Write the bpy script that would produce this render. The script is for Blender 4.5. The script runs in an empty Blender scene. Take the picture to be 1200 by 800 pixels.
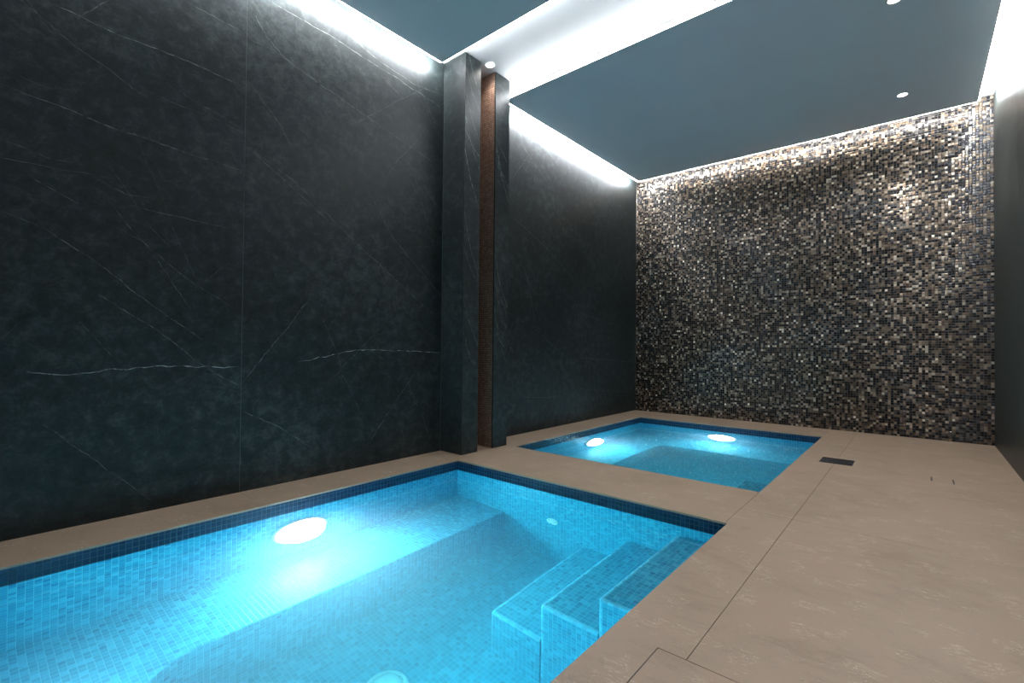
import bpy, bmesh, math, random
from mathutils import Matrix, Vector
random.seed(7)
C = bpy.context.scene.collection
PI = math.pi

# ------------------------------------------------------------------ measures (metres)
EYE = 0.9
XL, XR, YM, YB = -3.162, 0.554, 6.494, -1.30      # left wall, right wall, mosaic wall, wall behind
RZ, CZ = 3.40, 3.30                                # recess ceiling, panel underside
PX, PY1, PY1B, PY2, PY2B = -2.894, 2.748, 2.934, 3.127, 3.316   # pillars
WATER = -0.078
NEAR = (-2.795, -0.755, -0.11, 2.612)
FAR = (-2.80, -0.775, 3.32, 5.895)
FLOORZ = -1.12

# ------------------------------------------------------------------ mesh helper
class MB:
    """collects shapes with metric UVs (u,v chosen from the dominant axis)"""
    def __init__(s): s.bm = bmesh.new()
    def box(s, x0, x1, y0, y1, z0, z1, bevel=0.0, seg=2):
        bm = bmesh.new()
        v = [bm.verts.new((x, y, z)) for x in (x0, x1) for y in (y0, y1) for z in (z0, z1)]
        for f in ((0,1,3,2),(4,6,7,5),(0,4,5,1),(2,3,7,6),(0,2,6,4),(1,5,7,3)):
            bm.faces.new([v[i] for i in f])
        bmesh.ops.recalc_face_normals(bm, faces=bm.faces)
        if bevel: bmesh.ops.bevel(bm, geom=list(bm.edges), offset=bevel, segments=seg, affect='EDGES', profile=0.5)
        s.merge(bm); return s
    def step(s, x0, x1, y0, y1, z0, z1, far, bev):
        """a stair block: only its open rims (front, free end, and the corner between) are rounded"""
        bm = bmesh.new()
        v = [bm.verts.new((x, y, z)) for x in (x0, x1) for y in (y0, y1) for z in (z0, z1)]
        for f in ((0,1,3,2),(4,6,7,5),(0,4,5,1),(2,3,7,6),(0,2,6,4),(1,5,7,3)): bm.faces.new([v[i] for i in f])
        bmesh.ops.recalc_face_normals(bm, faces=bm.faces)
        prs = [(1, 3), (3, 7), (2, 3)] if far else [(1, 3), (1, 5), (0, 1)]
        es = [bm.edges.get((v[a], v[b])) for a, b in prs]
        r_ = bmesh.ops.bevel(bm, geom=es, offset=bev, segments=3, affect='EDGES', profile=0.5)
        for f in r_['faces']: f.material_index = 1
        s.merge(bm); return s
    def prism(s, pts, z0, z1, bevel=0.0, seg=3):
        """vertical prism over a plan outline; bevel rounds the top rim"""
        bm = bmesh.new()
        lo = [bm.verts.new((x, y, z0)) for x, y in pts]; hi = [bm.verts.new((x, y, z1)) for x, y in pts]
        n = len(pts); top = bm.faces.new(hi); bm.faces.new(lo[::-1])
        for i in range(n): bm.faces.new((lo[i], lo[(i+1)%n], hi[(i+1)%n], hi[i]))
        bmesh.ops.recalc_face_normals(bm, faces=bm.faces)
        if bevel: bmesh.ops.bevel(bm, geom=list(top.edges), offset=bevel, segments=seg, affect='EDGES', profile=0.5)
        s.merge(bm); return s
    def lathe(s, prof, axis='Z', at=(0,0,0), n=48, close=False):
        """prof = [(r, h)...] turned about an axis"""
        bm = bmesh.new(); rings = []
        for r, h in prof:
            if r < 1e-6: rings.append([bm.verts.new((0,0,h))]); continue
            rings.append([bm.verts.new((r*math.cos(2*PI*k/n), r*math.sin(2*PI*k/n), h)) for k in range(n)])
        for a, b in zip(rings, rings[1:]):
            for k in range(n):
                q = [a[k % len(a)], a[(k+1) % len(a)], b[(k+1) % len(b)], b[k % len(b)]]
                u = []
                for w in q:
                    if w not in u: u.append(w)
                if len(u) > 2: bm.faces.new(u)
        bmesh.ops.recalc_face_normals(bm, faces=bm.faces)
        R = {'Z': Matrix(), 'X': Matrix.Rotation(PI/2, 4, 'Y'), '-Y': Matrix.Rotation(PI/2, 4, 'X'), 'Y': Matrix.Rotation(-PI/2, 4, 'X')}[axis]
        bmesh.ops.transform(bm, matrix=Matrix.Translation(at) @ R, verts=bm.verts)
        s.merge(bm); return s
    def vein(s, x, pts, width, strength, y0, y1, nx=1):
        """a hair-thin jagged mineral vein lying in the face of a slab at X = x (0.2 mm proud), fading at both ends"""
        lay = s.bm.verts.layers.float.get('vein') or s.bm.verts.layers.float.new('vein')
        P = []
        for a, b in zip(pts, pts[1:]):
            L = math.dist(a, b); n = max(2, int(L/.018))
            for k in range(n):
                P.append((a[0]+(b[0]-a[0])*k/n, a[1]+(b[1]-a[1])*k/n))
        P.append(pts[-1]); off = 0.0; Q = []
        N = len(P)
        for k, (y, z) in enumerate(P):
            off = off*.80 + random.uniform(-1, 1)*(.0045 if strength > .9 else .003)
            a = P[max(0, k-1)]; b = P[min(N-1, k+1)]; L = math.dist(a, b) or 1
            ny, nz = -(b[1]-a[1])/L, (b[0]-a[0])/L
            e = min(1, min(k, N-1-k)/5+.15)
            wd = width*random.uniform(.55, 1.25)
            y += ny*off; z += nz*off
            if not (y0 < y < y1): continue
            lo = s.bm.verts.new((x, y-ny*wd, z-nz*wd)); mi = s.bm.verts.new((x+nx*.0002, y, z)); hi = s.bm.verts.new((x, y+ny*wd, z+nz*wd))
            lo[lay] = 0; hi[lay] = 0; mi[lay] = strength*e*random.uniform(.6, 1)
            Q.append((lo, mi, hi))
        for p, q in zip(Q, Q[1:]):
            for i in (0, 1):
                f = s.bm.faces.new((p[i], q[i], q[i+1], p[i+1])); f.normal_update()
                if f.normal.x*nx < 0: f.normal_flip()
        return s
    def merge(s, bm):
        me = bpy.data.meshes.new('tmp'); bm.to_mesh(me); bm.free(); s.bm.from_mesh(me); bpy.data.meshes.remove(me)
    def build(s, name, mat, parent=None, smooth=False, origin=None):
        bm = s.bm; uv = bm.loops.layers.uv.verify(); bm.normal_update()
        for f in bm.faces:
            n = f.normal; a = max(range(3), key=lambda i: abs(n[i]))
            f.smooth = smooth
            for l in f.loops:
                p = l.vert.co
                l[uv].uv = (p.y, p.z) if a == 0 else (p.x, p.z) if a == 1 else (p.x, p.y)
        if origin is None and parent is None:
            xs = [v.co for v in bm.verts]
            origin = Vector((sum(min(q[i] for q in xs)+max(q[i] for q in xs) for _ in (0,))/2 if i < 2 else min(q[2] for q in xs) for i in range(3)))
        o_ = Vector(origin) if origin is not None else Vector(parent.location)
        for v in bm.verts: v.co -= o_
        me = bpy.data.meshes.new(name); bm.to_mesh(me); bm.free(); me.materials.append(mat)
        o = bpy.data.objects.new(name, me); C.objects.link(o)
        if parent is not None:
            o.parent = parent
            if origin is not None: o.location = Vector(origin) - Vector(parent.location)
        else: o.location = o_
        return o

def struct(name, mb, mat):
    o = mb.build(name, mat); o['kind'] = 'structure'; return o
def tag(o, label, cat, group=None):
    o['label'] = label; o['category'] = cat
    if group: o['group'] = group
    return o
def thing(name, label, cat, loc, group=None):
    o = bpy.data.objects.new(name, None); C.objects.link(o); o.location = loc; o.empty_display_size = .1
    return tag(o, label, cat, group)

# ------------------------------------------------------------------ material helpers
class NT:
    def __init__(s, name):
        s.m = bpy.data.materials.new(name); s.m.use_nodes = True; s.t = s.m.node_tree; s.t.nodes.clear()
        s.out = s.t.nodes.new('ShaderNodeOutputMaterial')
    def n(s, typ, ins=None, **props):
        nd = s.t.nodes.new(typ)
        for k, v in props.items(): setattr(nd, k, v)
        for k, v in (ins or {}).items():
            sk = nd.inputs[k]
            if isinstance(v, bpy.types.NodeSocket): s.t.links.new(v, sk)
            elif isinstance(v, bpy.types.Node): s.t.links.new(v.outputs[0], sk)
            else: sk.default_value = v
        return nd
    def math(s, op, a, b=0.0, c=0.0, clamp=False):
        nd = s.t.nodes.new('ShaderNodeMath'); nd.operation = op; nd.use_clamp = clamp
        for i, v in enumerate((a, b, c)):
            if isinstance(v, bpy.types.NodeSocket): s.t.links.new(v, nd.inputs[i])
            else: nd.inputs[i].default_value = v
        return nd.outputs[0]
    def vm(s, op, a, b=(0,0,0), scale=None):
        nd = s.t.nodes.new('ShaderNodeVectorMath'); nd.operation = op
        for i, v in enumerate((a, b)):
            if isinstance(v, bpy.types.NodeSocket): s.t.links.new(v, nd.inputs[i])
            else: nd.inputs[i].default_value = v
        if scale is not None:
            if isinstance(scale, bpy.types.NodeSocket): s.t.links.new(scale, nd.inputs['Scale'])
            else: nd.inputs['Scale'].default_value = scale
        return nd.outputs['Value'] if op in ('DOT_PRODUCT','LENGTH','DISTANCE') else nd.outputs[0]
    def ramp(s, fac, stops, interp='LINEAR'):
        nd = s.t.nodes.new('ShaderNodeValToRGB'); nd.color_ramp.interpolation = interp
        e = nd.color_ramp.elements
        while len(e) < len(stops): e.new(0.5)
        for i, (p, c) in enumerate(stops):
            e[i].position = p; e[i].color = tuple(c) + (1,) if len(c) == 3 else c
        s.t.links.new(fac, nd.inputs[0]); return nd.outputs[0]
    def mix(s, fac, a, b, blend='MIX'):
        nd = s.t.nodes.new('ShaderNodeMix'); nd.data_type = 'RGBA'; nd.blend_type = blend
        for k, v in ((0, fac), (6, a), (7, b)):
            if isinstance(v, bpy.types.NodeSocket): s.t.links.new(v, nd.inputs[k])
            else: nd.inputs[k].default_value = v if k == 0 or len(v) == 4 else tuple(v) + (1,)
        return nd.outputs[2]
    def noise(s, vec, scale, detail=3, rough=.5, dim='3D', dist=0.0):
        nd = s.n('ShaderNodeTexNoise', {'Vector': vec, 'Scale': scale, 'Detail': detail, 'Roughness': rough, 'Distortion': dist}, noise_dimensions=dim)
        return nd.outputs[0]
    def finish(s, bsdf): s.t.links.new(bsdf, s.out.inputs[0]); return s.m
    def pbr(s, **kw):
        nd = s.n('ShaderNodeBsdfPrincipled', {k.replace('_', ' '): v for k, v in kw.items()}); return nd

def plain(name, col, rough=.5, metal=0.0):
    t = NT(name)
    # faint wear so that no surface is perfectly even
    g = t.n('ShaderNodeTexCoord').outputs['Object']
    v = t.noise(g, 30, 3)
    return t.finish(t.pbr(Base_Color=t.mix(v, [c*.94 for c in col], [min(1, c*1.06) for c in col]), Roughness=rough, Metallic=metal).outputs[0])
def emit(name, col, strength):
    t = NT(name)
    return t.finish(t.n('ShaderNodeEmission', {'Color': (*col, 1), 'Strength': strength}).outputs[0])

def tile_coords(t, pitch, ox=0.0, oy=0.0):
    uv = t.n('ShaderNodeUVMap').outputs[0]
    q = t.vm('SCALE', t.vm('ADD', uv, (ox, oy, 0)), scale=1.0/pitch)
    cell = t.vm('FLOOR', q); fr = t.vm('FRACTION', q)
    sx = t.n('ShaderNodeSeparateXYZ', {0: fr})
    def edge(c): return t.math('SUBTRACT', 0.5, t.math('ABSOLUTE', t.math('SUBTRACT', c, 0.5)))
    d = t.math('MINIMUM', edge(sx.outputs[0]), edge(sx.outputs[1]))     # 0 at the joint, 0.5 in the middle
    return uv, cell, d

def pool_tile(name, RAMP, GROUT):
    t = NT(name)
    uv, cell, d = tile_coords(t, 0.025)
    wn = t.n('ShaderNodeTexWhiteNoise', {'Vector': cell}, noise_dimensions='3D')
    col = t.ramp(wn.outputs[0], RAMP, 'CONSTANT')
    tile = t.n('ShaderNodeMapRange', {0: d, 1: .025, 2: .06}).outputs[0]
    c = t.mix(tile, GROUT, col)
    jit = t.vm('SCALE', t.vm('SUBTRACT', wn.outputs[1], (.5, .5, .5)), scale=.05)
    geo = t.n('ShaderNodeNewGeometry')
    nrm = t.vm('NORMALIZE', t.vm('ADD', geo.outputs['Normal'], jit))
    hgt = t.n('ShaderNodeMapRange', {0: d, 1: 0.03, 2: .14}).outputs[0]
    b = t.n('ShaderNodeBump', {'Height': hgt, 'Distance': .0015, 'Strength': .6, 'Normal': nrm})
    rg = t.math('ADD', t.math('MULTIPLY', tile, -.35), .6)
    return t.finish(t.pbr(Base_Color=c, Roughness=rg, Normal=b.outputs[0]).outputs[0])

def wall_mosaic():
    t = NT('metallic_brown_mosaic')
    uv, cell, d = tile_coords(t, 0.02525, 0.0, 0.0)
    wn = t.n('ShaderNodeTexWhiteNoise', {'Vector': cell}, noise_dimensions='3D')
    sep = t.n('ShaderNodeSeparateColor', {0: wn.outputs[1]})
    # brown shades gather in loose patches among greys
    patch = t.noise(uv, 1.3, 2)
    cool = t.ramp(wn.outputs[0], MOS_COOL, 'CONSTANT')
    warm = t.ramp(wn.outputs[0], MOS_WARM, 'CONSTANT')
    pf = t.math('GREATER_THAN', t.math('ADD', t.math('MULTIPLY', sep.outputs[0], .55), patch), MOS_PATCH)
    tilec = t.mix(pf, cool, warm)
    tile = t.n('ShaderNodeMapRange', {0: d, 1: .05, 2: .10}).outputs[0]
    c = t.mix(tile, (.012, .011, .010), tilec)
    amt = t.vm('SUBTRACT', wn.outputs[1], (.5, .5, .5))
    geo = t.n('ShaderNodeNewGeometry')
    nrm = t.vm('NORMALIZE', t.vm('ADD', geo.outputs['Normal'], t.vm('SCALE', amt, scale=MOS_JIT)))
    hgt = t.n('ShaderNodeMapRange', {0: d, 1: 0.03, 2: .25}).outputs[0]
    b = t.n('ShaderNodeBump', {'Height': hgt, 'Distance': .003, 'Strength': .5, 'Normal': nrm})
    rg = t.math('ADD', t.math('MULTIPLY', sep.outputs[1], .14), .15)
    rg2 = t.math('ADD', rg, t.math('MULTIPLY', t.math('SUBTRACT', 1.0, tile), .4))
    return t.finish(t.pbr(Base_Color=c, Roughness=rg2, Metallic=t.math('MULTIPLY', tile, MOS_METAL), Normal=b.outputs[0]).outputs[0])

def bronze_mosaic():
    t = NT('bronze_scale_mosaic')
    uv, cell, d = tile_coords(t, 0.02)
    wn = t.n('ShaderNodeTexWhiteNoise', {'Vector': cell}, noise_dimensions='3D')
    c = t.mix(wn.outputs[0], (.20, .12, .085), (.34, .22, .165))
    tile = t.n('ShaderNodeMapRange', {0: d, 1: .05, 2: .12}).outputs[0]
    c = t.mix(tile, (.06, .035, .025), c)
    b = t.n('ShaderNodeBump', {'Height': t.n('ShaderNodeMapRange', {0: d, 1: 0, 2: .4}).outputs[0], 'Distance': .004, 'Strength': .8})
    return t.finish(t.pbr(Base_Color=c, Roughness=.4, Metallic=.35, Normal=b.outputs[0]).outputs[0])

def slate(name, veins=None, seed=0.0, streak=False, rough=.45):
    t = NT(name)
    uv = t.n('ShaderNodeUVMap').outputs[0]
    p = t.vm('ADD', uv, (seed, seed*.37, 0))
    big = t.noise(p, 1.1, 3, .5, dist=.6)
    mid = t.noise(p, 13, 8, .74, dist=.35)
    fine = t.noise(p, 60, 3, .6)
    f = t.math('ADD', t.math('ADD', t.math('MULTIPLY', mid, .62), t.math('MULTIPLY', big, .3)), t.math('MULTIPLY', fine, .14))
    col = t.ramp(f, [(.38, SL0), (.53, SL1), (.68, SL2)])
    if veins:
        at = t.n('ShaderNodeAttribute', attribute_name='vein').outputs['Fac']
        gate = t.n('ShaderNodeMapRange', {0: t.noise(uv, 24, 3, .6), 1: .40, 2: .58, 3: .1, 4: 1.0}).outputs[0]
        col = t.mix(t.math('MULTIPLY', at, gate), col, VEIN)
    if streak:
        mp = t.n('ShaderNodeMapping', {'Vector': p, 'Scale': (40, .6, 1)})
        s_ = t.noise(mp.outputs[0], 1.0, 3, .6)
        col = t.mix(t.math('MULTIPLY', s_, .5), col, SL2)
    b = t.n('ShaderNodeBump', {'Height': f, 'Distance': .002, 'Strength': .25})
    rg = t.math('ADD', t.math('MULTIPLY', mid, .2), rough-.1)
    return t.finish(t.pbr(Base_Color=col, Roughness=rg, Specular_IOR_Level=.24, Normal=b.outputs[0]).outputs[0])

def floor_stone():
    t = NT('beige_stone_slabs')
    uv = t.n('ShaderNodeUVMap').outputs[0]
    st = t.n('ShaderNodeMapping', {'Vector': uv, 'Scale': (1, 2.6, 1), 'Rotation': (0, 0, .12)}).outputs[0]
    a = t.noise(uv, 2.2, 5, .62, dist=.8)
    b = t.noise(st, 6.0, 8, .72, dist=.9)
    c_ = t.noise(uv, 160, 2, .6)
    f = t.math('ADD', t.math('ADD', t.math('MULTIPLY', a, .36), t.math('MULTIPLY', b, .44)), t.math('MULTIPLY', c_, .20))
    col = t.ramp(f, FLOOR_RAMP)
    # short pale fossil flecks running with the grain
    fl = t.n('ShaderNodeMapping', {'Vector': uv, 'Scale': (1, 3.2, 1), 'Rotation': (0, 0, .25)}).outputs[0]
    nz = t.noise(fl, 13, 4, .6, dist=1.2)
    ln = t.math('SUBTRACT', 1.0, t.math('DIVIDE', t.math('ABSOLUTE', t.math('SUBTRACT', nz, .5)), .016), clamp=True)
    gate = t.n('ShaderNodeMapRange', {0: t.noise(t.vm('ADD', uv, (5, 9, 0)), 7, 3, .6), 1: .52, 2: .60}).outputs[0]
    col = t.mix(t.math('MULTIPLY', t.math('MULTIPLY', ln, gate), .50), col, (.60, .52, .42))
    bp = t.n('ShaderNodeBump', {'Height': f, 'Distance': .003, 'Strength': .3})
    return t.finish(t.pbr(Base_Color=col, Roughness=t.math('ADD', t.math('MULTIPLY', b, .25), .38), Normal=bp.outputs[0]).outputs[0])

def paint(name, col):
    t = NT(name)
    g = t.n('ShaderNodeTexCoord').outputs['Object']
    v = t.noise(g, 2.0, 2); f = t.noise(g, 260, 2)
    b = t.n('ShaderNodeBump', {'Height': f, 'Distance': .0006, 'Strength': .2})
    return t.finish(t.pbr(Base_Color=t.mix(v, [c*.97 for c in col], [c*1.03 for c in col]), Roughness=.75, Normal=b.outputs[0]).outputs[0])

def water():
    t = NT('clear_pool_water')
    g = t.n('ShaderNodeTexCoord').outputs['Object']
    b = t.n('ShaderNodeBump', {'Height': t.noise(g, 3.0, 2, .4), 'Distance': .004, 'Strength': .35})
    gl = t.n('ShaderNodeBsdfGlass', {'Color': (1, 1, 1, 1), 'Roughness': 0.0, 'IOR': 1.33, 'Normal': b.outputs[0]})
    ab = t.n('ShaderNodeVolumeAbsorption', {'Color': WATER_ABS, 'Density': WATER_ABS_D})
    sc = t.n('ShaderNodeVolumeScatter', {'Color': (.78, .88, 1, 1), 'Density': WATER_SC, 'Anisotropy': .35})
    ad = t.n('ShaderNodeAddShader', {0: ab.outputs[0], 1: sc.outputs[0]})
    t.t.links.new(ad.outputs[0], t.out.inputs[1])
    return t.finish(gl.outputs[0])
# ------------------------------------------------------------------ tuning
SL0, SL1, SL2, VEIN = (.0042, .0060, .0062), (.0138, .0188, .0192), (.042, .052, .052), (.42, .46, .43)
TILE_GROUT = (.12, .50, .62)
TILE_RAMP = [(0, (.028, .34, .52)), (.18, (.020, .28, .45)), (.40, (.040, .39, .57)), (.62, (.026, .31, .48)), (.84, (.07, .46, .64)), (.96, (.014, .21, .38))]
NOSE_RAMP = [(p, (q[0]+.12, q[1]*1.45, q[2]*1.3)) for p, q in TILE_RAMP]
BAND_SHADE_RAMP = [(p, (q[0]*.1, q[1]*.055, q[2]*.10)) for p, q in TILE_RAMP]  # pool tile colours darkened to imitate the unlit wall above the water
BAND_SHADE_GROUT = (.005, .03, .06)
MOS_COOL = [(0, (.010, .010, .012)), (.28, (.035, .035, .040)), (.48, (.090, .088, .088)), (.66, (.20, .195, .185)), (.82, (.40, .385, .35)), (.95, (.66, .63, .57))]
MOS_WARM = [(0, (.012, .010, .009)), (.28, (.042, .030, .022)), (.50, (.105, .074, .052)), (.70, (.20, .150, .108)), (.86, (.38, .31, .24)), (.96, (.60, .53, .44))]
MOS_PATCH, MOS_JIT, MOS_METAL = .76, .085, .68
FLOOR_RAMP = [(.26, (0.111, 0.073, 0.050)), (.40, (0.177, 0.123, 0.086)), (.50, (0.224, 0.165, 0.117)), (.56, (0.237, 0.166, 0.122)), (.64, (0.247, 0.186, 0.133)), (.78, (0.313, 0.241, 0.180))]
WATER_ABS, WATER_ABS_D, WATER_SC = (.20, .945, .985, 1), .88, .29
LED, LAMP_W, LENS, DOWN_W = 380.0, 17.5, 160.0, 76.0
LENS_FAR, LENS_END, LAMP_END = 60.0, 40.0, 7.5
LED_SLOT, LED_SLOT1, LED_BACK = 85.0, 42.0, 80.0
EXPO = 0.0
PANEL = (.93, .91, .93)
LAMP_COL, LAMP_SPREAD, LAMP_FAR = (.88, .96, 1.0), 2.9, 2.6
VEINS = [(0.8,[(0.249,2.536),(0.562,2.509),(0.831,2.513),(1.129,2.482)]),(0.7,[(0.109,2.074),(0.544,2.015),(0.706,2.006),(1.122,1.972)]),(0.5,[(0.113,1.823),(0.203,1.813),(0.281,1.781),(0.363,1.785)]),(0.5,[(0.182,1.699),(0.424,1.563)]),(0.4,[(0.118,1.502),(0.257,1.448)]),(0.5,[(0.805,2.851),(1.114,2.825)]),(0.5,[(0.437,1.739),(0.564,1.684),(0.684,1.695)]),(0.5,[(0.611,1.627),(1.051,1.605)]),(0.7,[(0.257,1.448),(0.443,1.325),(0.593,1.189),(0.72,1.084),(0.927,0.934)]),(0.4,[(0.535,1.503),(0.632,1.453),(0.871,1.26),(1.096,1.124)]),(1.6,[(0.216,0.772),(0.357,0.747),(0.509,0.768),(0.737,0.78),(0.912,0.771),(1.126,0.771)]),(0.3,[(0.368,1.049),(0.571,0.779)]),(0.4,[(0.272,0.516),(0.698,0.055)]),(0.6,[(1.137,0.65),(1.564,1.221)]),(1.6,[(1.494,0.791),(1.92,0.872),(2.756,0.858)]),(0.5,[(1.134,2.139),(1.43,2.004),(1.958,1.631),(2.684,1.153)]),(0.5,[(1.995,2.082),(2.237,1.758),(2.749,1.335)]),(0.6,[(1.14,3.041),(1.259,2.872),(1.368,2.786),(1.628,2.716),(2.713,2.463)]),(0.9,[(1.256,3.107),(1.536,3.101),(1.77,3.088),(2.706,2.991)]),(0.6,[(1.769,3.192),(2.076,3.107),(2.402,3.069),(2.724,3.095)]),(0.6,[(1.139,0.503),(1.405,0.345),(1.604,0.185)]),(0.6,[(2.038,0.162),(2.497,0.731)]),(0.4,[(1.132,2.558),(1.359,2.337),(1.457,2.143)]),(0.4,[(1.119,2.801),(1.297,2.808)]),(0.5,[(1.154,2.125),(1.724,1.762)]),(0.6,[(3.676,2.247),(4.266,2.021),(4.938,1.671)]),(0.5,[(3.877,1.776),(3.982,1.534),(4.092,1.099),(4.875,0.681)]),(0.7,[(4.95,0.784),(6.415,0.707)]),(0.4,[(4.942,1.327),(6.222,1.173)]),(0.5,[(4.955,0.408),(6.42,0.259)]),(0.5,[(3.671,2.623),(3.933,2.951)]),(0.4,[(4.927,2.466),(5.78,2.54)]),(0.4,[(3.803,3.045),(4.776,2.465)])]
# ------------------------------------------------------------------ hair veins scattered over the slate
def hair(n, a0, a1, seed):
    R = random.Random(seed); out = []
    for k in range(n):
        y, z = R.uniform(a0, a1), R.uniform(.05, 3.35); L = R.uniform(.12, .75)
        a = R.choice((-.75, -.6, -.45, -1.1, -.9, .85, -.12)) + R.uniform(-.15, .15)
        pts = [(y, z)]
        for i in range(R.choice((1, 2, 3))):
            a2 = a+R.uniform(-.12, .12); y += L/2*math.cos(a2); z += L/2*math.sin(a2)
            if .02 < z < 3.37: pts.append((y, z))
        if len(pts) > 1: out.append((R.uniform(.15, .5), pts))
    return out
VEINS_ALL = VEINS + hair(95, YB, YM-.3, 3)
# ------------------------------------------------------------------ materials
M_SLATE_L = slate('dark_slate_veined', True, 0.0)
M_SLATE = slate('dark_slate', None, 4.3)
M_SLATE_R = slate('dark_slate_brushed', None, 9.1, streak=True, rough=.40)
M_SLATE_P = slate('dark_slate_pillar', True, 2.4)
M_TILE = pool_tile('blue_glass_mosaic', TILE_RAMP, TILE_GROUT); M_NOSE = pool_tile('pale_blue_nosing_mosaic', NOSE_RAMP, TILE_GROUT); M_BAND = pool_tile('shade_darkened_glass_mosaic', BAND_SHADE_RAMP, BAND_SHADE_GROUT); M_MOS = wall_mosaic(); M_BRONZE = bronze_mosaic()
M_FLOOR = floor_stone(); M_WATER = water()
M_WHITE = paint('white_recess_paint', (.56, .57, .58)); M_PANEL = paint('grey_blue_panel_paint', PANEL)
M_DARK = plain('dark_shadow_gap', (.012, .012, .012), .7)
M_GROUT = plain('pale_grey_grout', (.085, .095, .092), .7)
M_WPLASTIC = plain('white_plastic', (.92, .93, .93), .3)
M_GRATE = plain('dark_grey_metal', (.035, .035, .042), .45, .6)
M_TRIM = plain('white_trim_ring', (.75, .75, .74), .4)
M_LED = emit('led_white', (.93, .97, 1.0), LED); M_LED_S = emit('led_white_slot', (.93, .97, 1.0), LED_SLOT); M_LED_T = emit('led_white_soft', (.93, .97, 1.0), LED_SLOT1); M_LED_B = emit('led_white_back', (1, .96, .90), LED_BACK); M_LENS = emit('pool_lens_white', (.85, .95, 1), LENS); M_LENS_F = emit('pool_lens_white_far', (.85, .95, 1), LENS_FAR); M_LENS_E = emit('pool_lens_white_end', (.85, .95, 1), LENS_END); M_DOWN = emit('downlight_lens', (1, .97, .92), 18)
M_ALU = plain('aluminium_channel', (.6, .6, .6), .4, .9)

# ------------------------------------------------------------------ the setting
G = .0012; J = .0022
T = .010                                            # the stone skin over the screed
def slabs(mb, x0, x1, y0, y1, g=G): mb.box(x0+g, x1-g, y0+g, y1-g, -T, 0)
fl = MB()
nx0, nx1, ny0, ny1 = NEAR; fx0, fx1, fy0, fy1 = FAR
for a, b in ((YB, -.46), (-.46, 1.14), (1.14, PY1)): slabs(fl, XL, nx0+G, a, b, .0006)
fl.box(XL, nx0, PY1+.0012, fy0, -T, 0)
for a, b in ((fy0+.0012, 4.92), (4.92, YM)): slabs(fl, XL, fx0+G, a, b, .0006)
fl.box(nx0, -.7688, ny1, 2.905, -T, 0); fl.box(nx0, -.7688, 2.9062, fy0, -T, 0)
fl.box(fx0+.001, -.768, fy1, YM, -T, 0)
fl.box(nx0, -.756, YB, ny0, -T, 0)
HX0, HX1, HY0, HY1 = -.600, -.367, 1.157, 1.390        # lid by the near pool
def cut(mb, x0, x1, y0, y1, holes):
    """a slab row with rectangular holes, as joined pieces"""
    ys = sorted({y0, y1, *[h[2] for h in holes], *[h[3] for h in holes]})
    for a, b in zip(ys, ys[1:]):
        xs = [x0]
        hs = sorted([h for h in holes if h[2] <= a+1e-6 and h[3] >= b-1e-6])
        for h in hs: xs += [max(h[0], x0), min(h[1], x1)]
        xs.append(x1)
        for c, d in zip(xs[::2], xs[1::2]):
            if d-c > 1e-4: mb.box(c, d, a, b, -T, 0)
DX0, DX1, DY0, DY1 = -.618, -.395, 4.555, 4.784
AX0, AX1, AY0, AY1 = .061, .187, 4.410, 4.572
HH = [(HX0, HX1, HY0, HY1), (DX0, DX1, DY0, DY1), (AX0, AX1, AY0, AY1)]
JX = -.513
def hs(x0, x1, y0, y1): return [h for h in HH if h[0] < x1 and h[1] > x0 and h[2] < y1 and h[3] > y0]
def piece(x0, x1, y0, y1): cut(fl, x0, x1, y0, y1, [(max(h[0], x0), min(h[1], x1), max(h[2], y0), min(h[3], y1)) for h in hs(x0, x1, y0, y1)])
piece(-.755, JX-J/2, 1.157, ny1); piece(-.7665, JX-J/2, ny1, 2.9046); piece(-.755, JX-J/2, YB, 1.157)
piece(-.7665, JX-J/2, 2.9062, 4.392); piece(-.7665, JX-J/2, 4.3934, YM)
piece(JX+J/2, XR, YB, 2.9048); piece(JX+J/2, XR, 2.9062, 4.3926); piece(JX+J/2, XR, 4.394, YM)
struct('floor', fl, M_FLOOR)
# dark screed that shows in the joints
sc = MB()
for a in ((XL-.1, nx0-.02, YB, YM), (nx1+.02, XR+.1, YB, YM), (nx0-.02, nx1+.02, YB, ny0-.02), (nx0-.02, nx1+.02, ny1+.02, fy0-.02), (nx0-.02, nx1+.02, fy1+.02, YM)):
    sc.box(*a, -.09, -T-.016)
struct('trim_1', sc, M_DARK)

def wall_slabs(name, axis, c0, c1, a0, a1, seams, mat, veins=None):
    mb = MB(); cuts = [a0] + [s for s in seams if a0 < s < a1] + [a1]
    for p, q in zip(cuts, cuts[1:]):
        if axis == 'X':
            mb.box(c0, c1, p+.0010, q-.0010, 0.0, RZ-.012)
            if veins:
                for st, pts in veins:
                    if p-.05 <= sum(a[0] for a in pts)/len(pts) <= q+.05: mb.vein(c1+.0001, pts, .0034 if st > 1 else .0024, min(1, st*.75), p+.001, q-.001)
        else: mb.box(p+.0007, q-.0007, c0, c1, 0.0, RZ-.012)
    return struct(name, mb, mat)
wall_slabs('wall_left', 'X', XL-.03, XL, YB, PY1B, (-.46, 1.14, PY1), M_SLATE_L, VEINS_ALL)
wall_slabs('wall_left.001', 'X', XL-.03, XL, PY2, YM, (PY2B, 4.92), M_SLATE_L, VEINS_ALL)
wall_slabs('wall_right', 'X', XR, XR+.03, YB, YM, (.2, 1.8, 3.4, 5.0), M_SLATE_R)
wall_slabs('wall_near', 'Y', YB-.03, YB, XL, XR, (-1.56, .04), M_SLATE)
sj = MB()
for s_ in (-.46, 1.14, 4.92): sj.box(XL-.02, XL-.0008, s_-.0010, s_+.0010, 0, RZ-.013)
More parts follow.
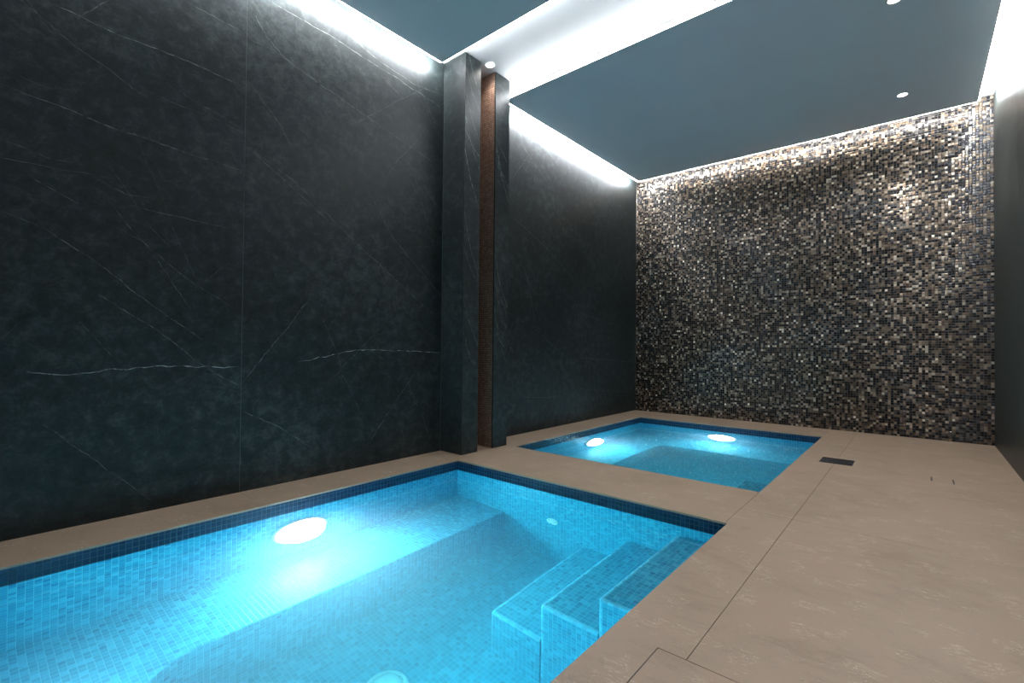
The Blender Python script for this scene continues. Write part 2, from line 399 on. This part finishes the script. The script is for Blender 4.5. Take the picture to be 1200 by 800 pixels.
sj.box(XL-.02, XL+.0006, PY1-.0022, PY1-.0002, 0, RZ-.013)
struct('trim_3', sj, M_GROUT)
w = MB(); w.box(XL, XR, YM, YM+.03, 0, RZ-.004); struct('wall_far', w, M_MOS)
# backing behind the stone skins, seen only as the shadow gap
bk = MB()
bk.box(XL-.12, XL-.032, YB-.1, PY1B, -.09, RZ+.1); bk.box(XL-.12, XL-.032, PY2, YM+.1, -.09, RZ+.1)
bk.box(XR+.032, XR+.12, YB-.1, YM+.1, -.09, RZ+.1); bk.box(XL-.1, XR+.1, YM+.032, YM+.12, -.09, RZ+.1); bk.box(XL-.1, XR+.1, YB-.12, YB-.032, -.09, RZ+.1)
struct('trim_2', bk, M_DARK)
c = MB(); c.box(XL-.10, XR+.10, YB-.1, YM+.1, RZ, RZ+.1); c.box(XL-.8, XL-.10, PY1-.1, PY2B+.1, RZ, RZ+.1); struct('ceiling', c, M_WHITE)
# niche between the pillars
nb = MB(); nb.box(XL-.50, XL-.47, PY1B-.05, PY2+.05, 0, RZ-.004); struct('wall_niche', nb, M_BRONZE)
ns = MB(); ns.box(XL-.47, XL, PY1B-.03, PY1B, 0, RZ-.004); ns.box(XL-.47, XL, PY2, PY2+.03, 0, RZ-.004); struct('wall_niche.001', ns, M_BRONZE)
nf = MB(); nf.box(XL-.47, XL, PY1B, PY2, -T, 0); struct('floor.001', nf, M_FLOOR)

# ------------------------------------------------------------------ pillars
def pillar(y0, y1, label, facing):
    t = thing('stone_pillar', label, 'pillar', ((XL+PX)/2, (y0+y1)/2, 0), 'stone clad pillars on the left wall')
    s = .014
    MB().box(XL, PX-s, y0+s, y1-s, 0, RZ-.003).build('core', M_DARK, t)
    fs = MB().box(PX-s, PX, y0+.0008, y1-.0008, 0.001, RZ-.014); R = random.Random(int(y0*100))
    for k in range(12):
        ya, za = y0-.02, R.uniform(.2, 3.3); dz = R.uniform(.2, .7)
        fs.vein(PX+.0001, [(ya, za+dz), (ya+.10, za+dz*.45), (ya+.24, za)], .0026, R.uniform(.4, .8), y0+.003, y1-.003)
    fs.build('front_slab', M_SLATE_P, t)
    if facing == 'far':
        MB().box(XL+.001, PX-s-.0012, y0, y0+s, 0.001, RZ-.014).build('side_slab', M_SLATE_L, t)
        MB().box(XL+.001, PX-s-.006, y1-s, y1-.003, 0.001, RZ-.006).build('bronze_facing', M_BRONZE, t)
    else:
        MB().box(XL+.001, PX-s-.0012, y1-s, y1, 0.001, RZ-.014).build('side_slab', M_SLATE_L, t)
        MB().box(XL+.001, PX-s-.006, y0+.003, y0+s, 0.001, RZ-.006).build('bronze_facing', M_BRONZE, t)
pillar(PY1, PY1B, 'dark slate clad pillar beside the near pool corner', 'far')
pillar(PY2, PY2B, 'dark slate clad pillar beside the far pool with bronze mosaic side facing the gap', 'near')

# ------------------------------------------------------------------ hung ceiling panels with their led channels
def ceiling_panel(x0, x1, y0, y1, label, llabel, edges):
    t = thing('ceiling_panel', label, 'ceiling panel', ((x0+x1)/2, (y0+y1)/2, CZ), 'hung ceiling panels')
    MB().box(x0, x1, y0, y1, CZ, CZ+.03).build('board', M_PANEL, t)
    for fx in (.2, .8):
        for fy in (.2, .8):
            x = x0+(x1-x0)*fx; y = y0+(y1-y0)*fy
            MB().box(x-.02, x+.02, y-.02, y+.02, CZ+.03, RZ).build('hanger', M_ALU, t)
    z0, z1 = CZ+.002, CZ+.030
    for e in edges:
        if e == 'W': A = (x0-.009, x0-.001, y0+.01, y1-.01)
        if e == 'E': A = (x1+.001, x1+.009, y0+.01, y1-.01)
        if e == 'N': A = (x0+.01, x1-.01, y1+.001, y1+.009)
        if e == 'S': A = (x0+.01, x1-.01, y0-.009, y0)
        ml = M_LED_S if e == 'S' else M_LED if e in 'WE' else M_LED_T if y1 < 3 else M_LED_B
        MB().box(*A, z0, z1).build('diffuser', ml, t)['label'] = llabel
        q = {'W': (x0+.05, x0+.07, A[2], A[3]), 'E': (x1-.07, x1-.05, A[2], A[3]), 'N': (A[0], A[1], y1-.07, y1-.05), 'S': (A[0]+.1, A[1]-.1, y0+.05, y0+.07)}[e]
        MB().box(*q, CZ+.030, CZ+.033).build('channel', M_ALU, t)
ceiling_panel(-3.057, .437, YB+.12, 2.630, 'grey blue ceiling panel hung over the near pool, top left', 'glowing white led diffuser', 'WEN')
ceiling_panel(-3.057, .437, 3.424, 6.337, 'large grey blue ceiling panel with round downlights hung over the far pool', 'glowing white led diffuser', 'WENS')

# ------------------------------------------------------------------ downlights
def downlight(x, y, z, label, w=DOWN_W, r=.046, spread=2.3):
    t = thing('ceiling_downlight', label, 'downlight', (x, y, z), 'round recessed downlights')
    MB().lathe([(r-.010, -.001), (r-.010, -.006), (r-.002, -.008), (r+.003, -.004), (r+.004, 0)], at=(x, y, z)).build('trim_ring', M_TRIM, t, smooth=True)
    MB().lathe([(0, -.0045), (r*.55, -.0040), (r-.010, -.002)], at=(x, y, z)).build('lens', M_DOWN, t, smooth=True)
    L = bpy.data.lights.new('downlight_beam', 'SPOT'); L.energy = w; L.spot_size = spread; L.spot_blend = .8; L.shadow_soft_size = .03; L.color = (1, .96, .90)
    o = bpy.data.objects.new('beam', L); C.objects.link(o); o.parent = t; o.location = (0, 0, -.03)
downlight(-.112, 5.717, CZ, 'round white downlight in the far panel, the one nearer the mosaic wall')
downlight(-.123, 4.125, CZ, 'round white downlight in the far panel, cut by the top edge of the picture')
downlight(-2.879+.0, 3.03, RZ, 'round white downlight in the ceiling recess between the two slate pillars', 14)
downlight(-.12, 1.95, CZ, 'unseen downlight added over the near pool to light the walkway')  # added out of view to brighten the near floor
downlight(-.12, .35, CZ, 'unseen downlight added above the viewer to light the near floor')  # second added lamp, also out of view, for the near floor

# ------------------------------------------------------------------ pools
def arc(cx, cy, r, a0, a1, n=10): return [(cx+r*math.cos(a0+(a1-a0)*i/n), cy+r*math.sin(a0+(a1-a0)*i/n)) for i in range(n+1)]
def pool(b, label, bench_pts, steps_y, flip):
    x0, x1, y0, y1 = b; w = .13
    t = thing('plunge_pool', label, 'pool', ((x0+x1)/2, (y0+y1)/2, FLOORZ-.1), 'tiled plunge pools')
    m = MB()
    z = WATER
    m.box(x0-w, x1+w, y0-w, y1+w, FLOORZ-.1, FLOORZ)
    m.box(x0-w, x0, y0-w, y1+w, FLOORZ, z); m.box(x1, x1+w, y0-w, y1+w, FLOORZ, z)
    m.box(x0, x1, y0-w, y0, FLOORZ, z); m.box(x0, x1, y1, y1+w, FLOORZ, z)
    m.build('basin', M_TILE, t)
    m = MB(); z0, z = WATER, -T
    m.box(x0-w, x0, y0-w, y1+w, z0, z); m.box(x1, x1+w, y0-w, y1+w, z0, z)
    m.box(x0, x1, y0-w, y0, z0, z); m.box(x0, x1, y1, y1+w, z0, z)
    m.build('waterline_band', M_BAND, t)['label'] = 'tile band above the water with shade painted into its colour'
    MB().prism(bench_pts, FLOORZ-.01, -.70, .012).build('bench', M_TILE, t)
    sy0, sy1 = steps_y
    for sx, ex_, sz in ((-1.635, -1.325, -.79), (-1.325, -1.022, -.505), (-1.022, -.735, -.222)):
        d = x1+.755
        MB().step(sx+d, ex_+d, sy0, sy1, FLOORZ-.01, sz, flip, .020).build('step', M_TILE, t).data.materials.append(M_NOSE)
    return t
ex = .02
bn = [(nx0-ex, ny0-ex), (nx1+ex, ny0-ex), (nx1+ex, .39)] + arc(-2.0, .69, .30, -PI/2, -PI, 12) + [(-2.295, ny1+ex), (nx0-ex, ny1+ex)]
pool(NEAR, 'near tiled plunge pool with submerged bench and three corner steps', bn, (1.76, ny1+ex), False)
bf = [(fx0-ex, fy0-ex), (-2.29, fy0-ex)] + arc(-2.12, 5.34-.17, .17, PI, PI/2, 12) + [(fx1+ex, 5.34), (fx1+ex, fy1+ex), (fx0-ex, fy1+ex)]
pool(FAR, 'far tiled plunge pool below the mosaic wall with a round cornered bench', bf, (fy0-ex, 4.02), True)
def water_body(b, label):
    x0, x1, y0, y1 = b
    MBw = MB().box(x0-.02, x1+.02, y0-.02, y1+.02, FLOORZ-.05, WATER)
    tag(MBw.build('pool_water', M_WATER), label, 'water', 'pool water')
water_body(NEAR, 'still blue water filling the near plunge pool'); water_body(FAR, 'still blue water filling the far plunge pool')

# ------------------------------------------------------------------ underwater lamps
def pool_lamp(p, axis, label, w, ML=None):
    t = thing('pool_light', label, 'pool light', p, 'underwater lamps')
    MB().lathe([(.165, 0), (.165, .010), (.160, .016), (.152, .017), (.147, .012), (.147, .004)], axis=axis, at=p).build('ring', M_WPLASTIC, t, smooth=True)
    MB().lathe([(.147, .006), (.135, .030), (.105, .046), (.06, .056), (0, .060)], axis=axis, at=p).build('lens', ML or M_LENS, t, smooth=True)
    L = bpy.data.lights.new('pool_beam', 'AREA'); L.shape = 'DISK'; L.size = .24; L.energy = w; L.color = LAMP_COL; L.spread = LAMP_SPREAD
    o = bpy.data.objects.new('beam', L); C.objects.link(o); o.parent = t
    if axis == 'X': o.location = (.066, 0, 0); o.rotation_euler = (0, -PI/2, 0)
    elif axis == 'Y': o.location = (0, .066, 0); o.rotation_euler = (PI/2, 0, 0)
    else: o.location = (0, -.066, 0); o.rotation_euler = (-PI/2, 0, 0)
pool_lamp((nx0, 1.345, -.40), 'X', 'bright round underwater lamp on the left side of the near pool', LAMP_W)
pool_lamp((fx0, 4.70, -.45), 'X', 'bright round underwater lamp on the left side of the far pool', LAMP_FAR, M_LENS_F)
pool_lamp((-1.77, fy1, -.42), '-Y', 'bright round underwater lamp below the mosaic wall in the far pool', LAMP_FAR*.7, M_LENS_F)
pool_lamp((-1.77, ny0, -.42), 'Y', 'bright round underwater lamp on the near end of the near pool, below the viewer', LAMP_END, M_LENS_E)

# ------------------------------------------------------------------ inlet nozzle and main drain
t = thing('inlet_nozzle', 'small white round inlet nozzle in the far side of the near pool', 'nozzle', (-1.862, ny1, -.583))
MB().lathe([(.046, 0), (.046, .006), (.041, .010), (.027, .009), (.024, .004), (0, .004)], axis='-Y', at=t.location).build('flange', M_WPLASTIC, t, smooth=True)
MB().lathe([(.018, .0045), (.018, .012), (.013, .015), (.007, .013), (.005, .005)], axis='-Y', at=t.location).build('eyeball', M_WPLASTIC, t, smooth=True)
for a in (0, 1, 2):
    q = 2*PI*a/3+.3; x = -1.862+.034*math.cos(q); z = -.583+.034*math.sin(q)
    MB().lathe([(.0045, .0092), (.0045, .0108), (0, .0110)], axis='-Y', at=(x, ny1, z), n=12).build('screw', M_GRATE, t)
t = thing('main_drain', 'white domed drain cover on the floor of the near pool, cut by the bottom edge', 'drain', (-1.825, 1.285, FLOORZ))
MB().lathe([(.100, 0), (.100, .006), (.094, .012), (.080, .016), (.076, .012)], at=t.location, n=64).build('rim', M_WPLASTIC, t, smooth=True)
MB().lathe([(.066, .012), (.064, .026), (.040, .032), (0, .034)], at=t.location, n=64).build('cap', M_WPLASTIC, t, smooth=True)
rb = MB()
for k in range(36):
    q = 2*PI*k/36; bm = bmesh.new(); bmesh.ops.create_cube(bm, size=1)
    bmesh.ops.transform(bm, matrix=Matrix.Translation(t.location) @ Matrix.Rotation(q, 4, 'Z') @ Matrix.Translation((.073, 0, .015)) @ Matrix.Diagonal((.018, .0045, .010, 1)), verts=bm.verts); rb.merge(bm)
rb.build('slotted_ring', M_WPLASTIC, t)
MB().lathe([(.079, .0005), (.079, .008), (0, .008)], at=t.location).build('sump', M_GRATE, t)

# ------------------------------------------------------------------ floor fittings
t = thing('floor_drain', 'square dark metal drain grate set in the beige floor beside the far pool', 'drain', ((DX0+DX1)/2, (DY0+DY1)/2, -.03))
fr = MB(); e = .006
fr.box(DX0, DX1, DY0, DY0+e, -.026, .001); fr.box(DX0, DX1, DY1-e, DY1, -.026, .001); fr.box(DX0, DX0+e, DY0+e, DY1-e, -.026, .001); fr.box(DX1-e, DX1, DY0+e, DY1-e, -.026, .001)
fr.build('frame', M_GRATE, t)
gr = MB(); n = 17; xs0, xs1 = DX0+e+.002, DX1-e-.002; p = (xs1-xs0)/n
for k in range(n): gr.box(xs0+k*p+.002, xs0+(k+1)*p-.002, DY0+e+.002, DY1-e-.002, -.010, -.001)
for yy in (DY0+.06, (DY0+DY1)/2, DY1-.06): gr.box(xs0, xs1, yy-.002, yy+.002, -.012, -.003)
gr.build('grate', M_GRATE, t); MB().box(DX0+e, DX1-e, DY0+e, DY1-e, -.029, -.026).build('tray', M_GRATE, t)

def lid(name, label, cat, x0, x1, y0, y1, g, lift=0.0):
    t = thing(name, label, cat, ((x0+x1)/2, (y0+y1)/2, -T))
    MB().box(x0+g, x1-g, y0+g, y1-g, -T, lift).build('stone_lid', M_FLOOR, t)
    f = MB(); e = .0012
    f.box(x0, x1, y0, y0+e, -T-.014, -.002); f.box(x0, x1, y1-e, y1, -T-.014, -.002); f.box(x0, x0+e, y0+e, y1-e, -T-.014, -.002); f.box(x1-e, x1, y0+e, y1-e, -T-.014, -.002)
    f.build('frame', M_GRATE, t); return t
lid('skimmer_lid', 'square beige stone skimmer lid with dark joint at the near pool corner, bottom edge', 'lid', HX0, HX1, HY0, HY1, .003)
t = lid('access_cover', 'small stone access cover with two dark lifting slots in the walkway by the right wall', 'cover', AX0, AX1, AY0, AY1, .0012)
for x, y0_, y1_ in ((AX0+.003, AY0+.02, AY1-.01), (AX1-.010, AY0+.005, AY1-.012)):
    MB().box(x, x+.008, y0_, y1_, -.004, .0006).build('lifting_slot', M_DARK, t)

# ------------------------------------------------------------------ world, camera, render look
w = bpy.data.worlds.new('World'); bpy.context.scene.world = w; w.use_nodes = True
w.node_tree.nodes['Background'].inputs[0].default_value = (0, 0, 0, 1); w.node_tree.nodes['Background'].inputs[1].default_value = 0
cam = bpy.data.cameras.new('Camera'); co = bpy.data.objects.new('Camera', cam); C.objects.link(co)
cam.sensor_width = 36; cam.lens = 556.898/1200*36; cam.clip_start = .02
r = Vector((0.75976565, 0.65013306, 0.00911924)); u = Vector((0.00143077, -0.01569703, 0.99987577)); f = Vector((-0.65019544, 0.75965822, 0.01285626))
co.matrix_world = Matrix(((r.x, u.x, -f.x, 0), (r.y, u.y, -f.y, 0), (r.z, u.z, -f.z, EYE), (0, 0, 0, 1)))
S = bpy.context.scene; S.camera = co
S.view_settings.view_transform = 'Standard'; S.view_settings.look = 'None'; S.view_settings.gamma = 1; S.view_settings.use_curve_mapping = False
S.view_settings.exposure = EXPO
S.cycles.use_denoising = True
S.cycles.max_bounces = 14; S.cycles.transmission_bounces = 10; S.cycles.diffuse_bounces = 5; S.cycles.glossy_bounces = 5; S.cycles.volume_bounces = 1
S.cycles.caustics_reflective = True; S.cycles.caustics_refractive = True; S.cycles.blur_glossy = 1.0
S.cycles.sample_clamp_indirect = 6.0
